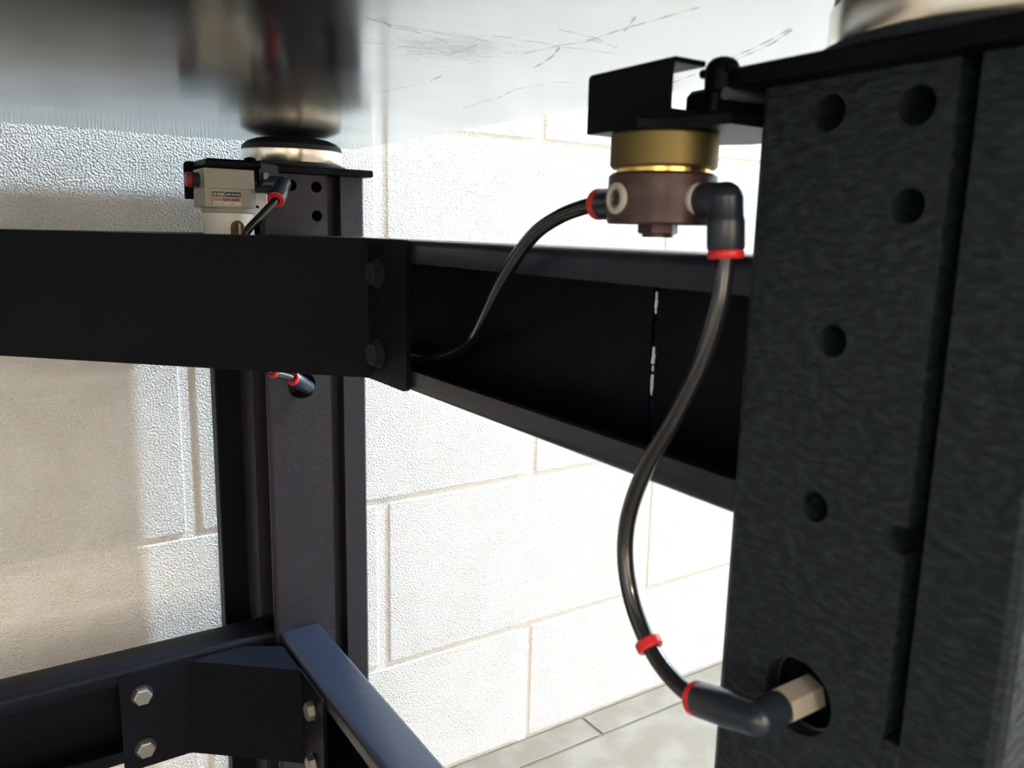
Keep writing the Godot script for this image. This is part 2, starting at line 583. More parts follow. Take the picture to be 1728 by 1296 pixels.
func scratch_image() -> Array:
	var W := 2048
	var H := 2048
	var im := Image.create(W, H, false, Image.FORMAT_RGB8)
	im.fill(Color(1, 1, 1))
	var rough := Image.create(W, H, false, Image.FORMAT_RGB8)
	rough.fill(Color(0.5, 0.5, 0.5))
	var px := func(p: Vector2) -> Vector2: return Vector2((p.x - (-0.35)) / 0.675 * W, (p.y - TZ0) / 0.675 * H)
	var lines := [
		[0.5, 2, [[0.171, -0.312], [0.152, -0.304], [0.142, -0.304], [0.132, -0.293]]],
		[0.45, 3, [[0.129, -0.297], [0.141, -0.301], [0.174, -0.299], [0.188, -0.301]]],
		[0.6, 2, [[0.166, -0.337], [0.184, -0.333], [0.184, -0.308]]],
		[0.55, 2, [[0.144, -0.334], [0.161, -0.331], [0.18, -0.33], [0.188, -0.319]]],
		[0.6, 2, [[0.18, -0.291], [0.199, -0.289], [0.215, -0.289], [0.239, -0.285]]],
		[0.8, 2, [[0.208, -0.31], [0.211, -0.288], [0.215, -0.276], [0.213, -0.247], [0.214, -0.212]]],
		[0.95, 2, [[0.213, -0.291], [0.221, -0.307], [0.23, -0.334]]],
		[0.9, 3, [[0.205, -0.38], [0.207, -0.395]]],
		[0.6, 2, [[0.202, -0.444], [0.206, -0.412]]],
		[0.8, 2, [[0.267, -0.466], [0.263, -0.418], [0.255, -0.387], [0.258, -0.356], [0.272, -0.349]]],
		[0.8, 2, [[0.261, -0.212], [0.27, -0.229], [0.285, -0.263]]],
		[0.8, 2, [[0.263, -0.213], [0.274, -0.23], [0.29, -0.266], [0.305, -0.32]]],
		[0.5, 2, [[0.195, -0.267], [0.212, -0.268], [0.227, -0.274]]],
		[0.9, 2, [[0.155, -0.736], [0.166, -0.742], [0.21, -0.750]]],
		[0.8, 2, [[0.183, -0.725], [0.202, -0.731]]],
		[0.9, 3, [[0.153, -0.732], [0.163, -0.738]]],
		[0.8, 2, [[0.21, -0.727], [0.195, -0.722]]],
		[0.4, 2, [[0.205, -0.235], [0.216, -0.253]]],
		[0.4, 2, [[0.213, -0.272], [0.232, -0.276]]],
	]
	var rng := RandomNumberGenerator.new()
	rng.seed = 7
	var dab := func(c: Vector2, r: float, dark: float):
		for dy in range(-int(r), int(r) + 1):
			for dx in range(-int(r), int(r) + 1):
				var x := int(c.x) + dx
				var y := int(c.y) + dy
				if x >= 0 and y >= 0 and x < W and y < H and dx * dx + dy * dy <= r * r + 0.5:
					var o := im.get_pixel(x, y)
					var k := minf(o.r, 1.0 - dark)
					im.set_pixel(x, y, Color(k, k, k))
	for l in lines:
		for i in l[2].size() - 1:
			var a: Vector2 = px.call(Vector2(l[2][i][0], l[2][i][1]))
			var b: Vector2 = px.call(Vector2(l[2][i + 1][0], l[2][i + 1][1]))
			var n := int(a.distance_to(b)) + 1
			for k in n:
				var w := 1.0 + 0.35 * sin(k * 0.13)
				if rng.randf() < 0.9:
					dab.call(a.lerp(b, float(k) / n) + Vector2(sin(k * 0.05), cos(k * 0.04)) * 0.8, float(l[1]) * 0.5 * w, l[0] * (0.75 + 0.25 * rng.randf()))
	# scuffed patch of many short strokes
	for s in 520:
		var c: Vector2 = px.call(Vector2(0.176 + rng.randfn() * 0.012, -0.322 + rng.randfn() * 0.013))
		var d := Vector2.from_angle(0.25 + rng.randfn() * 0.35) * rng.randf_range(6, 40)
		for k in 40:
			dab.call(c + d * k / 40.0, 0.5, 0.12 + 0.24 * rng.randf())
	# faint short marks everywhere
	for s in 260:
		var c := Vector2(rng.randf() * W, rng.randf() * H)
		var d := Vector2.from_angle(rng.randfn() * 0.5 + 0.4) * rng.randf_range(5, 40)
		for k in 24:
			dab.call(c + d * k / 24.0, 0.6, 0.12 + 0.12 * rng.randf())
	return [ImageTexture.create_from_image(im)]

func table() -> void:
	var at := Vector3((TX0 + TX1) / 2, TABLE_Y, (TZ0 + TZ1) / 2)
	var o := thing("tabletop", "heavy steel table top with a scratched shiny underside resting on the isolators", "tabletop", at)
	var b := MB.new()
	b.box(Vector3(at.x, TABLE_Y + 0.028, at.z), Vector3(TX1 - TX0, 0.052, TZ1 - TZ0), 0.0015)
	part("slab", b, M.steel_side, o)
	b = MB.new()
	var inset := 0.0015
	var corner := [Vector3(TX0 + inset, TABLE_Y, TZ0 + inset), Vector3(TX1 - inset, TABLE_Y, TZ0 + inset), Vector3(TX1 - inset, TABLE_Y, TZ1 - inset), Vector3(TX0 + inset, TABLE_Y, TZ1 - inset)]
	var top := Vector3(0, 0.003, 0)
	var uv := []
	for c in corner:
		uv.append(Vector2((c.x + 0.35) / 0.675, (c.z - TZ0) / 0.675))
	var d := Vector3.DOWN
	b.tri(corner[0], corner[1], corner[2], d, d, d, uv[0], uv[1], uv[2])
	b.tri(corner[0], corner[2], corner[3], d, d, d, uv[0], uv[2], uv[3])
	for i in 4:
		var j := (i + 1) % 4
		var m: Vector3 = ((corner[i] + corner[j]) / 2 - Vector3(at.x, TABLE_Y, at.z)).normalized()
		b.face(corner[i], corner[j], corner[j] + top, corner[i] + top, m)
	var st := mat(lin(0.485, 0.495, 0.49), 0.20, 1.0)
	st.albedo_texture = scratch_image()[0]
	st.roughness_texture = ramp(noise(0.01, 512, 17, FastNoiseLite.TYPE_SIMPLEX_SMOOTH, 4), Color(0.75, 0.75, 0.75), Color(1, 1, 1))
	part("underside_sheet", b, st, o)

# ------------------------------------------------------------------ posts
func post_section() -> PackedVector2Array:
	# x grows away from the inner left face, y grows towards the camera along z; slots in the left and the near face
	var w := XW
	var p := []
	p.append_array(arc2(Vector2(0.003, 0.003), 0.003, 180, 270, 3))
	p.append_array(arc2(Vector2(w - 0.003, 0.003), 0.003, -90, 0, 3))
	p.append_array(arc2(Vector2(w - 0.003, w - 0.003), 0.003, 0, 90, 3))
	return PackedVector2Array(p)

func csg_post(called: String, o: Node3D, section: PackedVector2Array, x: float, z: float, y0: float, y1: float, holes: Array, m: Material) -> void:
	var at: Vector3 = o.get_meta("at")
	var c := CSGCombiner3D.new()
	c.name = called
	c.material_override = m
	o.add_child(c, true)
	c.position = Vector3(x, y0, z) - at
	var p := CSGPolygon3D.new()
	p.name = "profile"
	var pts := PackedVector2Array()
	for q in section:
		pts.append(Vector2(q.x, q.y))
	p.polygon = pts
	p.depth = y1 - y0
	p.rotation.x = PI / 2
	# depth runs along local -Z, which this turn points up
	p.material = m
	c.add_child(p)
	for h in holes:
		var k := CSGCylinder3D.new()
		k.name = "bore"
		k.operation = CSGShape3D.OPERATION_SUBTRACTION
		k.radius = h[1]
		k.height = h[2] * 2.0
		k.sides = 32
		k.material = m
		k.position = h[0] - Vector3(x, y0, z)
		k.rotation = h[3]
		c.add_child(k)

func posts() -> void:
	for far in [true, false]:
		var z1: float = ZL if far else ZR          # near side of the post
		var zc := z1 - XW / 2
		var at := Vector3(X0 + XW / 2, -EYE, zc)
		var o := thing("leg_post", "far square black steel post behind the diagonal brace, carrying the air filter" if far else "near square black steel post filling the right side, pierced with bolt holes", "post", at)
		var w := XW
		# square post with an upright slot near the outer edge of two faces
		var p := []
		p.append(Vector2(0.002, 0))
		p.append(Vector2(w - 0.002, 0)); p.append(Vector2(w, 0.002))
		p.append(Vector2(w, w - 0.002)); p.append(Vector2(w - 0.002, w))
		if far:
			p.append_array([Vector2(0.0675, w), Vector2(0.0675, w - 0.014), Vector2(0.0555, w - 0.014), Vector2(0.0555, w)])
			p.append_array([Vector2(0.003, w), Vector2(0.001, w - 0.001), Vector2(0, w - 0.003)])
			p.append_array([Vector2(0, w - 0.0050), Vector2(0.018, w - 0.0050), Vector2(0.018, w - 0.0450), Vector2(0, w - 0.0450)])
			p.append_array([Vector2(0, 0.008), Vector2(0.006, 0.008), Vector2(0.006, 0.004), Vector2(0, 0.004)])
		else:
			p.append_array([Vector2(0.003, w), Vector2(0.001, w - 0.001), Vector2(0, w - 0.003)])
			p.append_array([Vector2(0, 0.0645), Vector2(0.012, 0.0645), Vector2(0.012, 0.0595), Vector2(0, 0.0595)])
			p.append_array([Vector2(0, 0.003), Vector2(0.001, 0.001)])
		var holes := []
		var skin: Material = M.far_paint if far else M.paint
		var fz := Vector3(PI / 2, 0, 0)
		var fx := Vector3(0, 0, PI / 2)
		if far:
			for h in [[0.2459, 0.0336, 0.0046], [0.2459, 0.0101, 0.0046], [0.2245, 0.0342, 0.0046], [0.2290, -0.1334, 0.0122]]:
				holes.append([Vector3(h[0], h[1], z1), h[2], 0.03, fz])
		else:
			for h in [[-0.139, -0.0279, 0.0046], [-0.1397, -0.0768, 0.0046], [-0.1213, 0.0332, 0.0050], [-0.1209, 0.0087, 0.0046], [-0.1464, 0.0341, 0.0050], [-0.1124, -0.0780, 0.0040], [-0.1394, -0.1373, 0.0119]]:
				holes.append([Vector3(X0, h[1], h[0]), h[2], 0.03, fx])
		csg_post("post_body", o, PackedVector2Array(p), X0, z1 - XW, -EYE + 0.008, PLATE_Y - 0.0062, holes, skin)
		var b := MB.new()
		b.box(Vector3(at.x, PLATE_Y - 0.003, zc), Vector3(XW + 0.013, 0.006, XW + 0.013), 0.0012)
		part("top_plate", b, M.brace, o)
		b = MB.new()
		b.box(Vector3(at.x, -EYE + 0.004, zc), Vector3(XW + 0.05, 0.008, XW + 0.05), 0.0015)
		part("foot_plate", b, skin, o)
		if far:
			b = MB.new()
			b.box(Vector3((0.1775 + 0.225) / 2, (-EYE + 0.008 + UP_Y - 0.01) / 2, ZL - XW - 0.009), Vector3(0.225 - 0.1775, EYE - 0.008 + UP_Y - 0.01, 0.018), 0.0015)
			part("back_flange", b, M.brace, o)
		else:
			# rim of the cable hole and a weld at the foot of the slot
			b = MB.new()
			b.lathe([Vector2(0.0119, -0.004), Vector2(0.0113, -0.004), Vector2(0.0113, 0.0002), Vector2(0.0119, 0.0004)], Vector3(X0 + 0.006, -0.1373, -0.1394), Vector3.LEFT, 32)
			part("hole_rim", b, M.hose, o)
			b = MB.new()
			b.box(Vector3(X0 + 0.004, -0.1420, ZR - XW + 0.062), Vector3(0.009, 0.014, 0.0056), 0.001)
			part("slot_weld", b, skin, o)

# ------------------------------------------------------------------ rails
func rail_section() -> Array:
	# u: depth from the open front, v: height from the top down
	var d := 0.038
	var h := BEAM_H
	var t := 0.0035
	var l := 0.0125
	var r := 0.0045
	var p := []
	p.append(Vector2(0, -l))
	p.append_array(arc2(Vector2(r, -r), r, 180, 90, 4))
	p.append_array(arc2(Vector2(d - r, -r), r, 90, 0, 4))
	p.append_array(arc2(Vector2(d - r, -h + r), r, 0, -90, 4))
	p.append_array(arc2(Vector2(r, -h + r), r, -90, -180, 4))
	p.append(Vector2(0, -h + l))
	p.append(Vector2(t, -h + l))
	p.append(Vector2(t, -h + t))
	p.append(Vector2(d - t, -h + t))
	p.append(Vector2(d - t, -t))
	p.append(Vector2(t, -t))
	p.append(Vector2(t, -l))
	return p

func rails() -> void:
	var zn := ZR - XW                # far face of the near post
	var xf := X0 + 0.003
	var zf := ZL - 0.003
	for upper in [true, false]:
		var y := UP_Y if upper else LOW_Y
		var o := thing("frame_rail", "upper black steel channel rail running between the two posts behind the hoses" if upper else "lower black steel channel rail running from the far post towards the bottom edge", "rail", Vector3(xf + 0.019, y, (zn + ZL) / 2))
		var b := MB.new()
		b.prism(rail_section(), Vector3(xf, y, ZL + 0.0005), Vector3.RIGHT, Vector3.UP, Vector3(0, 0, zn - ZL - 0.001))
		part("channel", b, M.rail, o)
		if upper:
			# long liner plate inside the channel, ending in a rough weld near the near post
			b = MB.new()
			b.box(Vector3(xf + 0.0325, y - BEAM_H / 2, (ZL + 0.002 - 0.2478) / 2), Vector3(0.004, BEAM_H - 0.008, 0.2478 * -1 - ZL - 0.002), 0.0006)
			part("shade_web_plate", b, M.brace, o)  # its dark colour stands in for shade inside the channel
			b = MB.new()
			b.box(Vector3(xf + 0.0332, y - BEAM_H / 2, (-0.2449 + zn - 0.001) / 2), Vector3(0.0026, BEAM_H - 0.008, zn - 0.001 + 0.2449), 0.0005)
			part("shade_web_plate", b, M.brace, o)  # added dark sheet over the bare web, painting in the shade there
			var rng := RandomNumberGenerator.new()
			rng.seed = 4
			b = MB.new()
			for k in 26:
				var yy := -0.0225 - 0.052 * k / 25.0
				b.lathe([Vector2(0.0, -0.0015), Vector2(0.0012 + rng.randf() * 0.0006, 0.0), Vector2(0, 0.0015)], Vector3(xf + 0.0332, yy, -0.2466 + rng.randfn() * 0.0003), Vector3(0.2, 1, 0.1), 8)
			part("weld_bead", b, M.rail, o)
			b = MB.new()
			for k in [[-0.0240, 1.0], [-0.0275, 1.3], [-0.0305, 0.8], [-0.0470, 1.1], [-0.0505, 1.5], [-0.0545, 0.9], [-0.0590, 1.3], [-0.0625, 1.2], [-0.0650, 0.7]]:
				b.box(Vector3(xf + 0.0314, k[0], -0.2464), Vector3(0.0008, 0.0030 * k[1], 0.0013 * k[1]), 0.0003, Basis(Vector3.RIGHT, 0.3 * k[1] - 0.3))
			part("paint_chip", b, M.chip, o)
	for upper in [true, false]:
		var y := UP_Y if upper else LOW_Y
		var o := thing("frame_rail", "upper black steel rail along the wall, a thin dark edge above the big brace" if upper else "lower black steel channel rail along the block wall at bottom left", "rail", Vector3(-0.35, y, zf - 0.019))
		var b := MB.new()
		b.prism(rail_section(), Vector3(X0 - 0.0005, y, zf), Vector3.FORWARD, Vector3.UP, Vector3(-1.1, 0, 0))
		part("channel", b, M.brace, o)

# ------------------------------------------------------------------ diagonal braces
func bolt(o: Node3D, p: Vector3, axis: Vector3, across: float, m: Material, washer := true) -> void:
	var b := MB.new()
	b.hexa(p, axis, across, 0.0062)
	var bb := part("bolt_head", b, m, o)
	if washer:
		b = MB.new()
		b.lathe([Vector2(0.0, 0.0012), Vector2(across * 0.68, 0.0012), Vector2(across * 0.68, 0)], p, axis, 24)
		part("washer", b, M.rail, bb)

func brace(label: String, bend_z: float, bend_x: float, y: float, h: float, tab: float, depth: float, bolts: Material) -> Node3D:
	# a bent channel plate across the corner: front sheet, two bolted tabs, a flange on top and below
	var t := 0.003
	var A := Vector2(X0, bend_z)          # bend on the rail between the posts (x, z)
	var B := Vector2(bend_x, ZL)          # bend on the rail along the wall
	var c := (A + B) / 2
	var o := thing("corner_brace", label, "brace", Vector3(c.x, y - h / 2, c.y))
	var b := MB.new()
	# plan outline of the folded sheet (front side, then back side)
	var plan := [A + Vector2(0, 0.0015), A + (B - A).normalized() * 0.002, B + (A - B).normalized() * 0.002, B + Vector2(-0.0015, 0)]
	var k := t * tan(PI / 8)
	var back := [B + Vector2(-0.0015, -t), B + Vector2(k, -t), A + Vector2(t, -k), A + Vector2(t, 0.0015)]
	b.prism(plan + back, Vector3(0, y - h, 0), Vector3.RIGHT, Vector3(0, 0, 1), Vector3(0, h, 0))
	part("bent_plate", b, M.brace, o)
	# the two bolted tabs, with rounded outer corners
	var lobe := [Vector2(0.001, 0), Vector2(0.001, h)]
	lobe.append_array(arc2(Vector2(tab - 0.0045, h - 0.0045), 0.0045, 90, 0, 6))
	lobe.append_array(arc2(Vector2(tab - 0.0045, 0.0045), 0.0045, 0, -90, 6))
	b = MB.new()
	b.prism(lobe, Vector3(A.x, y - h, A.y), Vector3(0, 0, 1), Vector3.UP, Vector3(t - 0.0001, 0, 0))
	part("tab", b, M.brace, o)
	b = MB.new()
	b.prism(lobe, Vector3(B.x, y - h, B.y), Vector3.LEFT, Vector3.UP, Vector3(0, 0, -t + 0.0001))
	part("tab", b, M.brace, o)
	for s in [[y - 0.003, "top_flange"], [y - h, "bottom_flange"]]:
		b = MB.new()
		var q := [A + Vector2(t, 0) * 0.2 + Vector2(0, -0.003), B + Vector2(0.003, -t * 0.2), B + Vector2(depth, -t * 0.2), A + Vector2(t * 0.2, -depth)]
		b.prism(q, Vector3(0, s[0], 0), Vector3.RIGHT, Vector3(0, 0, 1), Vector3(0, 0.003, 0))
		part(s[1], b, M.brace, o)
	for yy in [0.0200, 0.0680]:
		bolt(o, Vector3(A.x, y - yy, A.y + 0.0165 if tab > 0.053 else A.y + 0.03), Vector3.LEFT, 0.0127, bolts)
		bolt(o, Vector3(B.x - 0.036, y - yy, B.y), Vector3(0, 0, 1), 0.0127, bolts)
	return o

func braces() -> void:
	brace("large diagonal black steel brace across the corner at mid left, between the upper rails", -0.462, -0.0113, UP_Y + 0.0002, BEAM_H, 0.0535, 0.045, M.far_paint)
	var o := brace("small diagonal black steel brace with pale hex bolts, joining the lower rails", -0.609, 0.1235, LOW_Y - 0.0045, 0.086, 0.0525, 0.046, M.zinc)
	var b := MB.new()
	b.lathe([Vector2(0, 0.0015), Vector2(0.0014, 0.001), Vector2(0.0016, 0)], Vector3(0.1655, LOW_Y - 0.046, -0.6430), Vector3(-1, 0, 1), 8)
	part("paint_chip", b, M.chip, o)

# ------------------------------------------------------------------ isolators
func isolators() -> void:
	for far in [true, false]:
		var z := (ZL if far else ZR) - XW / 2
		var p := Vector3(X0 + XW / 2 - 0.003, PLATE_Y, z)
		var o := thing("air_isolator", "round isolator with a pale steel ring on the far post under the table" if far else "round isolator with a pale steel ring atop the near post, cut by the top edge", "isolator", p)
		var b := MB.new()
		b.lathe([Vector2(0, 0), Vector2(0.046, 0), Vector2(0.046, 0.0025), Vector2(0.042, 0.0035), Vector2(0, 0.0035)], p, Vector3.UP, 48)
		part("base_flange", b, M.paint, o)
		b = MB.new()
		b.lathe([Vector2(0.036, 0.0035), Vector2(0.0424, 0.0035), Vector2(0.043, 0.0045), Vector2(0.043, 0.0145), Vector2(0.0424, 0.0152), Vector2(0.034, 0.0152)], p, Vector3.UP, 64)
		part("clamp_ring", b, M.ring_steel, o)
		b = MB.new()
		b.lathe([Vector2(0.0424, 0.0150), Vector2(0.0418, 0.0188), Vector2(0.038, 0.0222), Vector2(0.031, 0.0248), Vector2(0.022, 0.0262), Vector2(0.012, 0.0267), Vector2(0, 0.0268)], p, Vector3.UP, 48)
		part("diaphragm", b, M.rubber, o)

# ------------------------------------------------------------------ push-in fittings and hoses
func collar(b: MB, at: Vector3, axis: Vector3, r := 0.0052, h := 0.0026) -> void:
	b.lathe([Vector2(0.0028, -0.001), Vector2(r * 0.80, -0.001), Vector2(r * 0.80, 0.0), Vector2(r * 0.93, 0.0), Vector2(r, 0.0006), Vector2(r, h - 0.0008), Vector2(r * 0.9, h), Vector2(0.0031, h), Vector2(0.0030, 0)], at, axis, 28)

func elbow(called: String, label: String, mouth: Vector3, corner: Vector3, port: Vector3, r: float, base: Vector3) -> Node3D:
	var o := thing(called, label, "fitting", base)
	var b := MB.new()
	var a := (mouth - corner)
	var l := a.length()
	b.lathe([Vector2(0, -r * 0.1), Vector2(r * 0.93, -r * 0.1), Vector2(r * 0.94, l * 0.34), Vector2(r * 0.99, l * 0.40), Vector2(r, l * 0.44), Vector2(r, l - 0.001), Vector2(r * 0.93, l), Vector2(0.0032, l)], corner, a, 30)
	var e := (port - corner)
	b.lathe([Vector2(0, -r * 0.1), Vector2(r * 0.93, -r * 0.1), Vector2(r * 0.92, e.length() * 0.8), Vector2(r * 0.86, e.length()), Vector2(0, e.length())], corner, e, 30)
	# rounded knuckle
	var ball := []
	for i in 9:
		var t := -PI / 2 + PI * i / 8.0
		ball.append(Vector2(cos(t), sin(t)) * r * 0.932)
	ball[0].x = 0.0
	ball[8].x = 0.0
	b.lathe(ball, corner, a, 28)
	part("elbow_body", b, M.plastic, o)
	b = MB.new()
	collar(b, mouth, a, r * 0.98)
	part("release_collar", b, M.red, o)
	return o

func hoses() -> void:
	var R := 0.0030
	# near loop from the valve elbow down to the post
	var loop := [Vector3(0.193, -0.0045, -0.1742), Vector3(0.1930, -0.0100, -0.1743), Vector3(0.1920, -0.0216, -0.1747), Vector3(0.1900, -0.0388, -0.1785), Vector3(0.1880, -0.0596, -0.1874), Vector3(0.1870, -0.0785, -0.1978), Vector3(0.1860, -0.0972, -0.2040), Vector3(0.1850, -0.1123, -0.2037), Vector3(0.1840, -0.1265, -0.1978), Vector3(0.1830, -0.1378, -0.1873), Vector3(0.1820, -0.1433, -0.1758), Vector3(0.1810, -0.1448, -0.1620), Vector3(0.1810, -0.1440, -0.1590)]
	var o := thing("air_hose", "glossy black air hose looping down in front of the near post", "hose", loop[6])
	var b := MB.new()
	b.tube(loop, R, 20, 0.002)
	part("hose_tube", b, M.hose, o)
	o = thing("hose_clip", "small loose red ring around the looping hose", "clip", Vector3(0.1830, -0.1383, -0.1873))
	b = MB.new()
	var ax: Vector3 = (loop[10] - loop[8]).normalized()
	b.lathe([Vector2(0.0031, -0.0018), Vector2(0.0042, -0.0018), Vector2(0.0047, -0.0012), Vector2(0.0047, 0.0012), Vector2(0.0042, 0.0018), Vector2(0.0031, 0.0018), Vector2(0.0031, -0.0018)], loop[9], ax, 28)
	part("clip_ring", b, M.red, o)
	# fitting at the cable hole of the near post
	var corner := Vector3(0.1805, -0.1380, -0.1386)
	o = elbow("elbow_fitting", "black elbow fitting with red collar and pale hex adapter in the near post", Vector3(0.181, -0.1440, -0.1615), corner, Vector3(0.1915, -0.1376, -0.1388), 0.0056, corner)
	b = MB.new()
	b.hexa(Vector3(0.1905, -0.1376, -0.1388), Vector3(1, 0.03, 0.02), 0.0100, 0.0165, Vector3(0, 1, 0.3))
	part("hex_adapter", b, M.nickel, o)
	b = MB.new()
	b.tube([Vector3(0.206, -0.1370, -0.1388), Vector3(0.222, -0.137, -0.1388)], 0.003, 12)
	part("adapter_stem", b, M.plastic, o)
	# hose from the valve into the upper rail
	var left := [Vector3(0.1930, 0.0107, -0.2340), Vector3(0.1930, 0.0107, -0.2383), Vector3(0.1930, 0.0096, -0.2467), Vector3(0.1930, 0.0066, -0.2596), Vector3(0.1930, 0.0003, -0.2754), Vector3(0.1942, -0.0098, -0.2909), Vector3(0.1972, -0.0236, -0.3092), Vector3(0.2040, -0.0393, -0.3319), Vector3(0.2110, -0.0522, -0.3535), Vector3(0.2180, -0.0625, -0.3774), Vector3(0.2230, -0.0710, -0.4080), Vector3(0.2265, -0.0776, -0.4480), Vector3(0.2280, -0.0790, -0.52), Vector3(0.2280, -0.0790, -0.66)]
	o = thing("air_hose", "black air hose arching from the brown valve into the upper channel rail", "hose", left[6])
	b = MB.new()
	b.tube(left, R, 20, 0.002)
	part("hose_tube", b, M.hose, o)
	# far loop at the other post
	var far := [Vector3(0.1985, 0.0240, -0.6235), Vector3(0.1952, 0.0200, -0.6220), Vector3(0.1840, 0.0087, -0.6200), Vector3(0.1709, -0.0046, -0.6170), Vector3(0.1619, -0.0249, -0.6170), Vector3(0.1599, -0.0512, -0.6200), Vector3(0.1659, -0.0789, -0.6270), Vector3(0.1815, -0.1041, -0.6360), Vector3(0.1960, -0.1153, -0.6430), Vector3(0.2059, -0.1192, -0.6470), Vector3(0.2152, -0.1234, -0.6500), Vector3(0.2200, -0.1265, -0.6517)]
	o = thing("air_hose", "black air hose from the air filter running down behind the big brace", "hose", far[5])
	b = MB.new()
	b.tube(far, R, 18, 0.002)
	part("hose_tube", b, M.hose, o)
	o = thing("hose_clip", "tiny red ring on the hose just below the big brace", "clip", far[8])
	b = MB.new()
	b.lathe([Vector2(0.0031, -0.0018), Vector2(0.0044, -0.0016), Vector2(0.0047, 0), Vector2(0.0044, 0.0016), Vector2(0.0031, 0.0018)], far[8], (far[9] - far[7]).normalized(), 24)
	part("clip_ring", b, M.red, o)
	corner = Vector3(0.2292, -0.1325, -0.6575)
	elbow("elbow_fitting", "black elbow fitting with red collar in the hole of the far post", Vector3(0.2152, -0.1234, -0.6500), corner, Vector3(0.2292, -0.1334, -0.6800), 0.0060, corner)

# ------------------------------------------------------------------ levelling valve and its bracket at the near post
func valve() -> void:
	var C := Vector3(0.193, 0.0, -0.2035)
	var o := thing("levelling_valve", "brown round air valve with a knurled brass ring hanging beside the near post", "valve", C)
	var b := MB.new()
	# knurled ring
	var seg := 150
	var prof := []
	for i in seg:
		var a := TAU * i / seg
		prof.append(Vector2(cos(a), sin(a)) * (0.0174 + (0.00012 if i % 2 == 0 else -0.00012)))
	b.prism(prof, C + Vector3(0, 0.0222, 0), Vector3.RIGHT, Vector3(0, 0, 1), Vector3(0, 0.0096, 0))
	b.lathe([Vector2(0.0155, 0.0316), Vector2(0.0174, 0.0316), Vector2(0.0170, 0.0324), Vector2(0.012, 0.0326)], C, Vector3.UP, 48)
	b.lathe([Vector2(0.0140, 0.0214), Vector2(0.0168, 0.0214), Vector2(0.0173, 0.0222)], C, Vector3.UP, 48)
	part("knurled_ring", b, M.brass, o)
	b = MB.new()
	b.lathe([Vector2(0.0150, 0.0196), Vector2(0.0155, 0.0200), Vector2(0.0155, 0.0214), Vector2(0.0140, 0.0216)], C, Vector3.UP, 48)
	part("thread", b, M.bright_brass, o)
	b = MB.new()
	b.lathe([Vector2(0, 0.0036), Vector2(0.0172, 0.0036), Vector2(0.0178, 0.0042), Vector2(0.0178, 0.0190), Vector2(0.0166, 0.0200), Vector2(0, 0.0200)], C, Vector3.UP, 64)
	part("valve_body", b, M.brown, o)
	b = MB.new()
	b.hexa(C + Vector3(-0.001, 0.0036, 0), Vector3.DOWN, 0.0118, 0.0032)
	b.lathe([Vector2(0, 0), Vector2(0.0052, 0), Vector2(0.0052, -0.0042), Vector2(0, -0.0042)], C + Vector3(-0.001, 0.0036, 0), Vector3.UP, 24)
	part("bottom_nut", b, M.brown, o)
	# plugged port on the left face, port ring behind the elbow
	for q in [[Vector3(-1.0, 0, -0.12).normalized(), "port_plug"], [Vector3(-0.06, 0, 1.0).normalized(), "port_ring"]]:
		var d: Vector3 = q[0]
		b = MB.new()
		b.lathe([Vector2(0.0050, 0.0155), Vector2(0.0050, 0.0184), Vector2(0.0046, 0.0188), Vector2(0.0034, 0.0188), Vector2(0.0030, 0.0182)], C + Vector3(0, 0.0115, 0), d, 30)
		var pp := part(q[1], b, M.port, o)
		if q[1] == "port_plug":
			b = MB.new()
			b.lathe([Vector2(0.0031, 0.0183), Vector2(0.0024, 0.0184), Vector2(0.0020, 0.0170), Vector2(0, 0.0170)], C + Vector3(0, 0.0115, 0), d, 24)
			part("plug_socket", b, M.zinc, pp)
	# elbow towards the post
	var corner := Vector3(0.193, 0.0112, -0.1755)
	elbow("elbow_fitting", "black elbow fitting with red collar turning down from the brown valve", Vector3(0.193, -0.0040, -0.1742), corner, Vector3(0.193, 0.0113, -0.1872), 0.0058, corner)
	# straight fitting on the far side
	var q0 := C + Vector3(0, 0.0108, -0.0165)
	o = thing("straight_fitting", "black straight fitting with red collar on the left of the brown valve", "fitting", q0)
	b = MB.new()
	b.lathe([Vector2(0, 0), Vector2(0.0054, 0), Vector2(0.0056, 0.013), Vector2(0.0050, 0.0140), Vector2(0.003, 0.0140)], q0, Vector3.FORWARD, 28)
	part("fitting_body", b, M.plastic, o)
	b = MB.new()
	collar(b, q0 + Vector3(0, 0, -0.0140), Vector3.FORWARD, 0.0056, 0.0034)
	part("release_collar", b, M.red, o)
	# bracket: folded box, base plate, lug
	o = thing("valve_bracket", "folded black sheet bracket holding the brown valve to the near post", "bracket", Vector3(0.19, 0.034, -0.2))
	b = MB.new()
	var sect := [Vector2(0.0, 0.0), Vector2(0.0, 0.0140)]
	sect.append_array(arc2(Vector2(0.0022, 0.0140), 0.0022, 180, 90, 4))
	sect.append_array([Vector2(0.0145, 0.0162), Vector2(0.0145, 0.0146), Vector2(0.0022, 0.0146), Vector2(0.0016, 0.0140), Vector2(0.0016, 0.0016), Vector2(0.024, 0.0016), Vector2(0.024, 0.0)])
	b.prism(sect, Vector3(0.1752, 0.0357, -0.2222), Vector3.RIGHT, Vector3.UP, Vector3(0, 0, 0.0380))
	part("folded_plate", b, M.brace, o)
	b = MB.new()
	var pl := [Vector2(0.1752, -0.2222), Vector2(0.1752, -0.1970)]
	pl.append_array([Vector2(0.183, -0.1885), Vector2(0.1890, -0.1716), Vector2(0.236, -0.1716), Vector2(0.236, -0.205), Vector2(0.222, -0.2222)])
	b.prism(pl, Vector3(0, 0.0326, 0), Vector3.RIGHT, Vector3(0, 0, 1), Vector3(0, 0.0032, 0))
	part("base_plate", b, M.brace, o)
	b = MB.new()
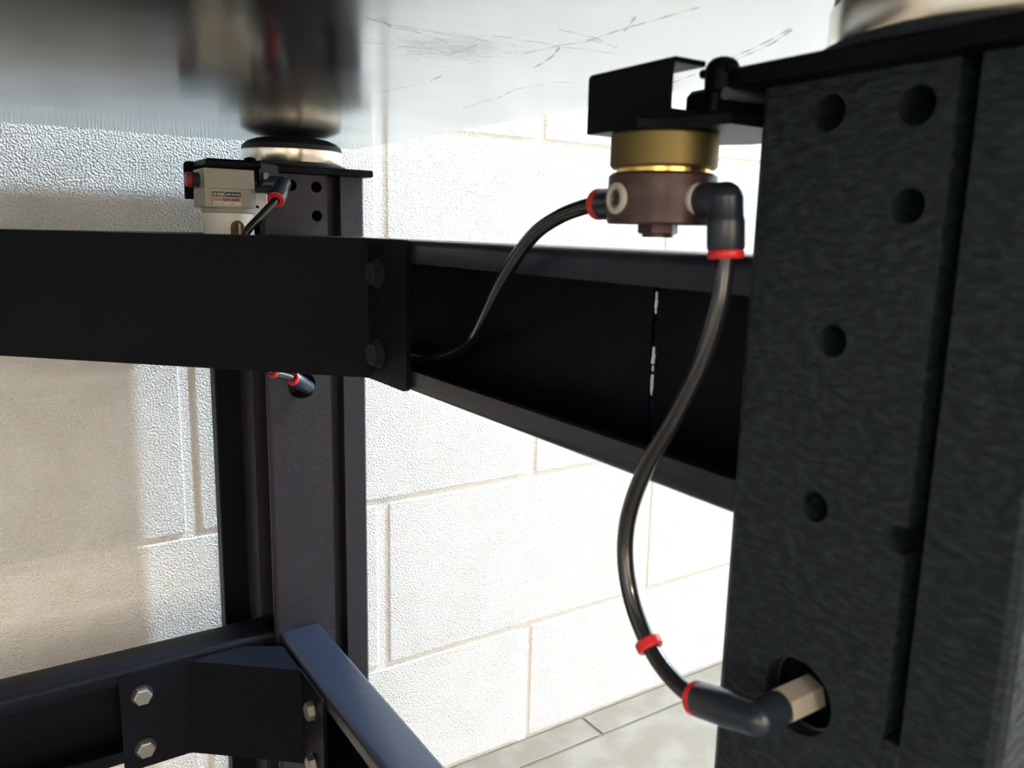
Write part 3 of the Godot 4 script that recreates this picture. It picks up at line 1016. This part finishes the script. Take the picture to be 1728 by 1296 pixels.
	b.box(Vector3(0.2133, 0.0402, -0.1875), Vector3(0.0456, 0.0090, 0.0140), 0.0022)
	part("lug", b, M.brace, o)
	b = MB.new()
	b.lathe([Vector2(0, 0), Vector2(0.0018, 0), Vector2(0.0018, 0.043), Vector2(0, 0.043)], Vector3(0.193, 0.0424, -0.1787), Vector3.RIGHT, 20)
	part("lever_pin", b, M.rod, o)
	b = MB.new()
	b.box(Vector3(0.2165, 0.0495, -0.1841), Vector3(0.047, 0.0026, 0.0130), 0.0008)
	part("top_strap", b, M.brace, o)
	b = MB.new()
	b.lathe([Vector2(0.0053, 0), Vector2(0.0051, 0.0014), Vector2(0.0044, 0.0027), Vector2(0.0032, 0.0037), Vector2(0.0016, 0.0043), Vector2(0, 0.0044)], Vector3(0.1965, 0.0496, -0.1835), Vector3.UP, 24)
	b.lathe([Vector2(0, -0.0062), Vector2(0.0048, -0.0062), Vector2(0.0053, -0.0056), Vector2(0.0053, 0.0)], Vector3(0.1965, 0.0496, -0.1835), Vector3.UP, 24)
	part("screw_head", b, M.brace, o)

# ------------------------------------------------------------------ air filter at the far post
func words(text: String, size: float, at: Vector3, base: Vector3, m: Material, parent: Node3D, called: String, bold := false) -> void:
	var f := SystemFont.new()
	f.font_names = PackedStringArray(["Droid Sans"])
	f.font_weight = 700 if bold else 400
	var t := TextMesh.new()
	t.text = text
	t.font = f
	t.font_size = 64
	t.pixel_size = 0.001
	t.depth = 0.004
	t.horizontal_alignment = HORIZONTAL_ALIGNMENT_LEFT
	var o := MeshInstance3D.new()
	o.name = called
	o.mesh = t
	o.material_override = m
	parent.add_child(o, true)
	o.position = at - base
	o.scale = Vector3.ONE * (size / 0.064)

func air_filter() -> void:
	var zf := -0.6330                        # front face
	var xl := 0.1467
	var base := Vector3(0.166, -0.05, -0.652)
	var o := thing("air_filter", "small grey air filter with a printed label and pale bowl beside the far post", "filter", base)
	var b := MB.new()
	# lower head with a bevelled right corner
	var plan := [Vector2(xl, zf), Vector2(xl + 0.0330, zf), Vector2(xl + 0.0385, zf - 0.0060), Vector2(xl + 0.0385, zf - 0.034), Vector2(xl + 0.034, zf - 0.0385), Vector2(xl + 0.003, zf - 0.0385), Vector2(xl, zf - 0.036)]
	b.prism(plan, Vector3(0, 0.0138, 0), Vector3.RIGHT, Vector3(0, 0, 1), Vector3(0, 0.0133, 0))
	part("filter_head", b, M.filter_body, o)
	b = MB.new()
	var cap := [Vector2(xl + 0.0004, zf - 0.0010), Vector2(xl + 0.0366, zf - 0.0010), Vector2(xl + 0.0370, zf - 0.034), Vector2(xl + 0.0004, zf - 0.036)]
	b.prism(cap, Vector3(0, 0.0274, 0), Vector3.RIGHT, Vector3(0, 0, 1), Vector3(0, 0.0142, 0))
	part("filter_cap", b, M.filter_body, o)
	b = MB.new()
	b.box(Vector3(xl + 0.044, 0.0195, zf - 0.0225), Vector3(0.0125, 0.0135, 0.019), 0.0015)
	b.box(Vector3(xl + 0.0405, 0.0115, zf - 0.0225), Vector3(0.008, 0.012, 0.019), 0.0015)
	part("port_block", b, M.bowl, o)
	b = MB.new()
	var bc := Vector3(xl + 0.0212, 0.0138, zf - 0.0195)
	b.lathe([Vector2(0.012, 0), Vector2(0.0190, 0), Vector2(0.0196, -0.001), Vector2(0.0196, -0.0035), Vector2(0.0186, -0.0042)], bc, Vector3.UP, 48)
	part("bowl_ring", b, M.filter_body, o)
	b = MB.new()
	b.lathe([Vector2(0.0186, -0.0035), Vector2(0.0186, -0.050), Vector2(0.016, -0.058), Vector2(0.006, -0.062), Vector2(0, -0.062)], bc, Vector3.UP, 48)
	var bw := part("bowl", b, M.bowl, o)
	# oval sight window standing a little proud of the bowl
	b = MB.new()
	var oval := []
	for i in 24:
		var a := TAU * i / 24
		oval.append(Vector2(cos(a) * 0.0050, sin(a) * 0.0050 + (0.012 if sin(a) > 0 else -0.012)))
	b.prism(oval, bc + Vector3(0.0015, -0.0265, 0.0176), Vector3.RIGHT, Vector3.UP, Vector3(0, 0, 0.0012))
	part("sight_glass", b, M.sight, bw)
	b = MB.new()
	b.box(bc + Vector3(0.0030, -0.0265, 0.0189), Vector3(0.0016, 0.030, 0.0004), 0.0001)
	part("sight_strip", b, M.nickel, bw)
	# label
	var lz := zf + 0.0003
	b = MB.new()
	b.box(Vector3(xl + 0.0155, 0.0199, lz), Vector3(0.0205, 0.0098, 0.0005), 0.0001)
	var lab := part("label_plate", b, M.label_white, o)
	b = MB.new()
	b.box(Vector3(xl + 0.0155, 0.0231, lz + 0.0002), Vector3(0.0205, 0.0036, 0.0004), 0.0001)
	part("label_header", b, M.label_black, lab)
	b = MB.new()
	b.box(Vector3(xl + 0.0155, 0.0194, lz + 0.0002), Vector3(0.0203, 0.0034, 0.0003), 0.0001)
	part("label_band", b, M.label_red, lab)
	var tz := lz + 0.0005
	b = MB.new()
	b.lathe([Vector2(0.0006, 0.0), Vector2(0.0011, 0.0), Vector2(0.0011, 0.0003), Vector2(0.0006, 0.0003)], Vector3(xl + 0.0067, 0.0231, tz - 0.0001), Vector3(0, 0, 1), 20)
	part("emblem", b, M.label_white, lab)
	words("SMC", 0.0031, Vector3(xl + 0.0082, 0.0231, tz), base, M.label_white, lab, "brand_lettering", true)
	words("AIR FILTER", 0.0020, Vector3(xl + 0.0148, 0.0231, tz), base, M.label_white, lab, "title_lettering", true)
	words("MODEL", 0.0017, Vector3(xl + 0.0059, 0.0192, tz), base, M.ink, lab, "model_lettering")
	words("NAF2000", 0.0029, Vector3(xl + 0.0124, 0.0193, tz), base, M.ink, lab, "number_lettering", true)
	words("MAX. PRESS.      1.0 MPa", 0.0014, Vector3(xl + 0.0062, 0.0162, tz), base, M.ink, lab, "pressure_lettering")
	# fittings left and right of the head
	var q := Vector3(xl + 0.001, 0.0335, zf - 0.019)
	o = thing("straight_fitting", "black straight fitting with dark red collar on the left of the air filter", "fitting", q)
	b = MB.new()
	b.lathe([Vector2(0, -0.002), Vector2(0.0054, -0.002), Vector2(0.0056, 0.0055), Vector2(0.003, 0.0060)], q, Vector3.LEFT, 24)
	part("fitting_body", b, M.plastic, o)
	b = MB.new()
	b.lathe([Vector2(0.0042, 0.0055), Vector2(0.0054, 0.0060), Vector2(0.0056, 0.0072), Vector2(0.0052, 0.0098), Vector2(0.0034, 0.0104), Vector2(0.0, 0.0098)], q, Vector3.LEFT, 28)
	part("release_collar", b, M.dark_red, o)
	var corner := Vector3(0.2072, 0.0330, -0.6395)
	elbow("elbow_fitting", "black elbow fitting with red collar on the right of the air filter", Vector3(0.1960, 0.0208, -0.6222), corner, Vector3(0.184, 0.0325, -0.6480), 0.0066, corner)
	# bracket
	o = thing("filter_bracket", "folded black sheet bracket carrying the air filter on the far post", "bracket", Vector3(0.17, 0.046, -0.66))
	b = MB.new()
	var sh := [Vector2(0.1420, 0.0200), Vector2(0.1420, 0.0455)]
	sh.append_array(arc2(Vector2(0.1450, 0.0455), 0.003, 180, 90, 4))
	sh.append_array([Vector2(0.1990, 0.0488), Vector2(0.1990, 0.0200)])
	b.prism(sh, Vector3(0, 0, -0.6760), Vector3.RIGHT, Vector3.UP, Vector3(0, 0, -0.0025))
	part("back_plate", b, M.brace, o)
	b = MB.new()
	b.box(Vector3(0.1685, 0.0456, -0.6535), Vector3(0.0415, 0.0060, 0.0470), 0.0022)
	part("top_fold", b, M.brace, o)
	b = MB.new()
	b.prism([Vector2(0, 0), Vector2(0.0245, 0.0), Vector2(0.0245, -0.0075), Vector2(0.0, -0.017)], Vector3(0.1875, 0.0480, -0.6360), Vector3(0.80, -0.02, -0.60).normalized(), Vector3.UP, Vector3(0.6, 0, 0.8) * -0.002)
	part("side_cheek", b, M.brace, o)
	b = MB.new()
	b.lathe([Vector2(0.0052, 0.0), Vector2(0.0052, 0.0012), Vector2(0.0040, 0.0036), Vector2(0, 0.0046)], Vector3(0.1870, 0.0486, -0.6560), Vector3.UP, 24)
	part("screw_head", b, M.brace, o)
	b = MB.new()
	b.hexa(Vector3(0.1945, 0.0385, -0.6410), Vector3(-0.6, 0.0, 0.8), 0.0052, 0.003)
	part("cheek_screw", b, M.zinc, o)
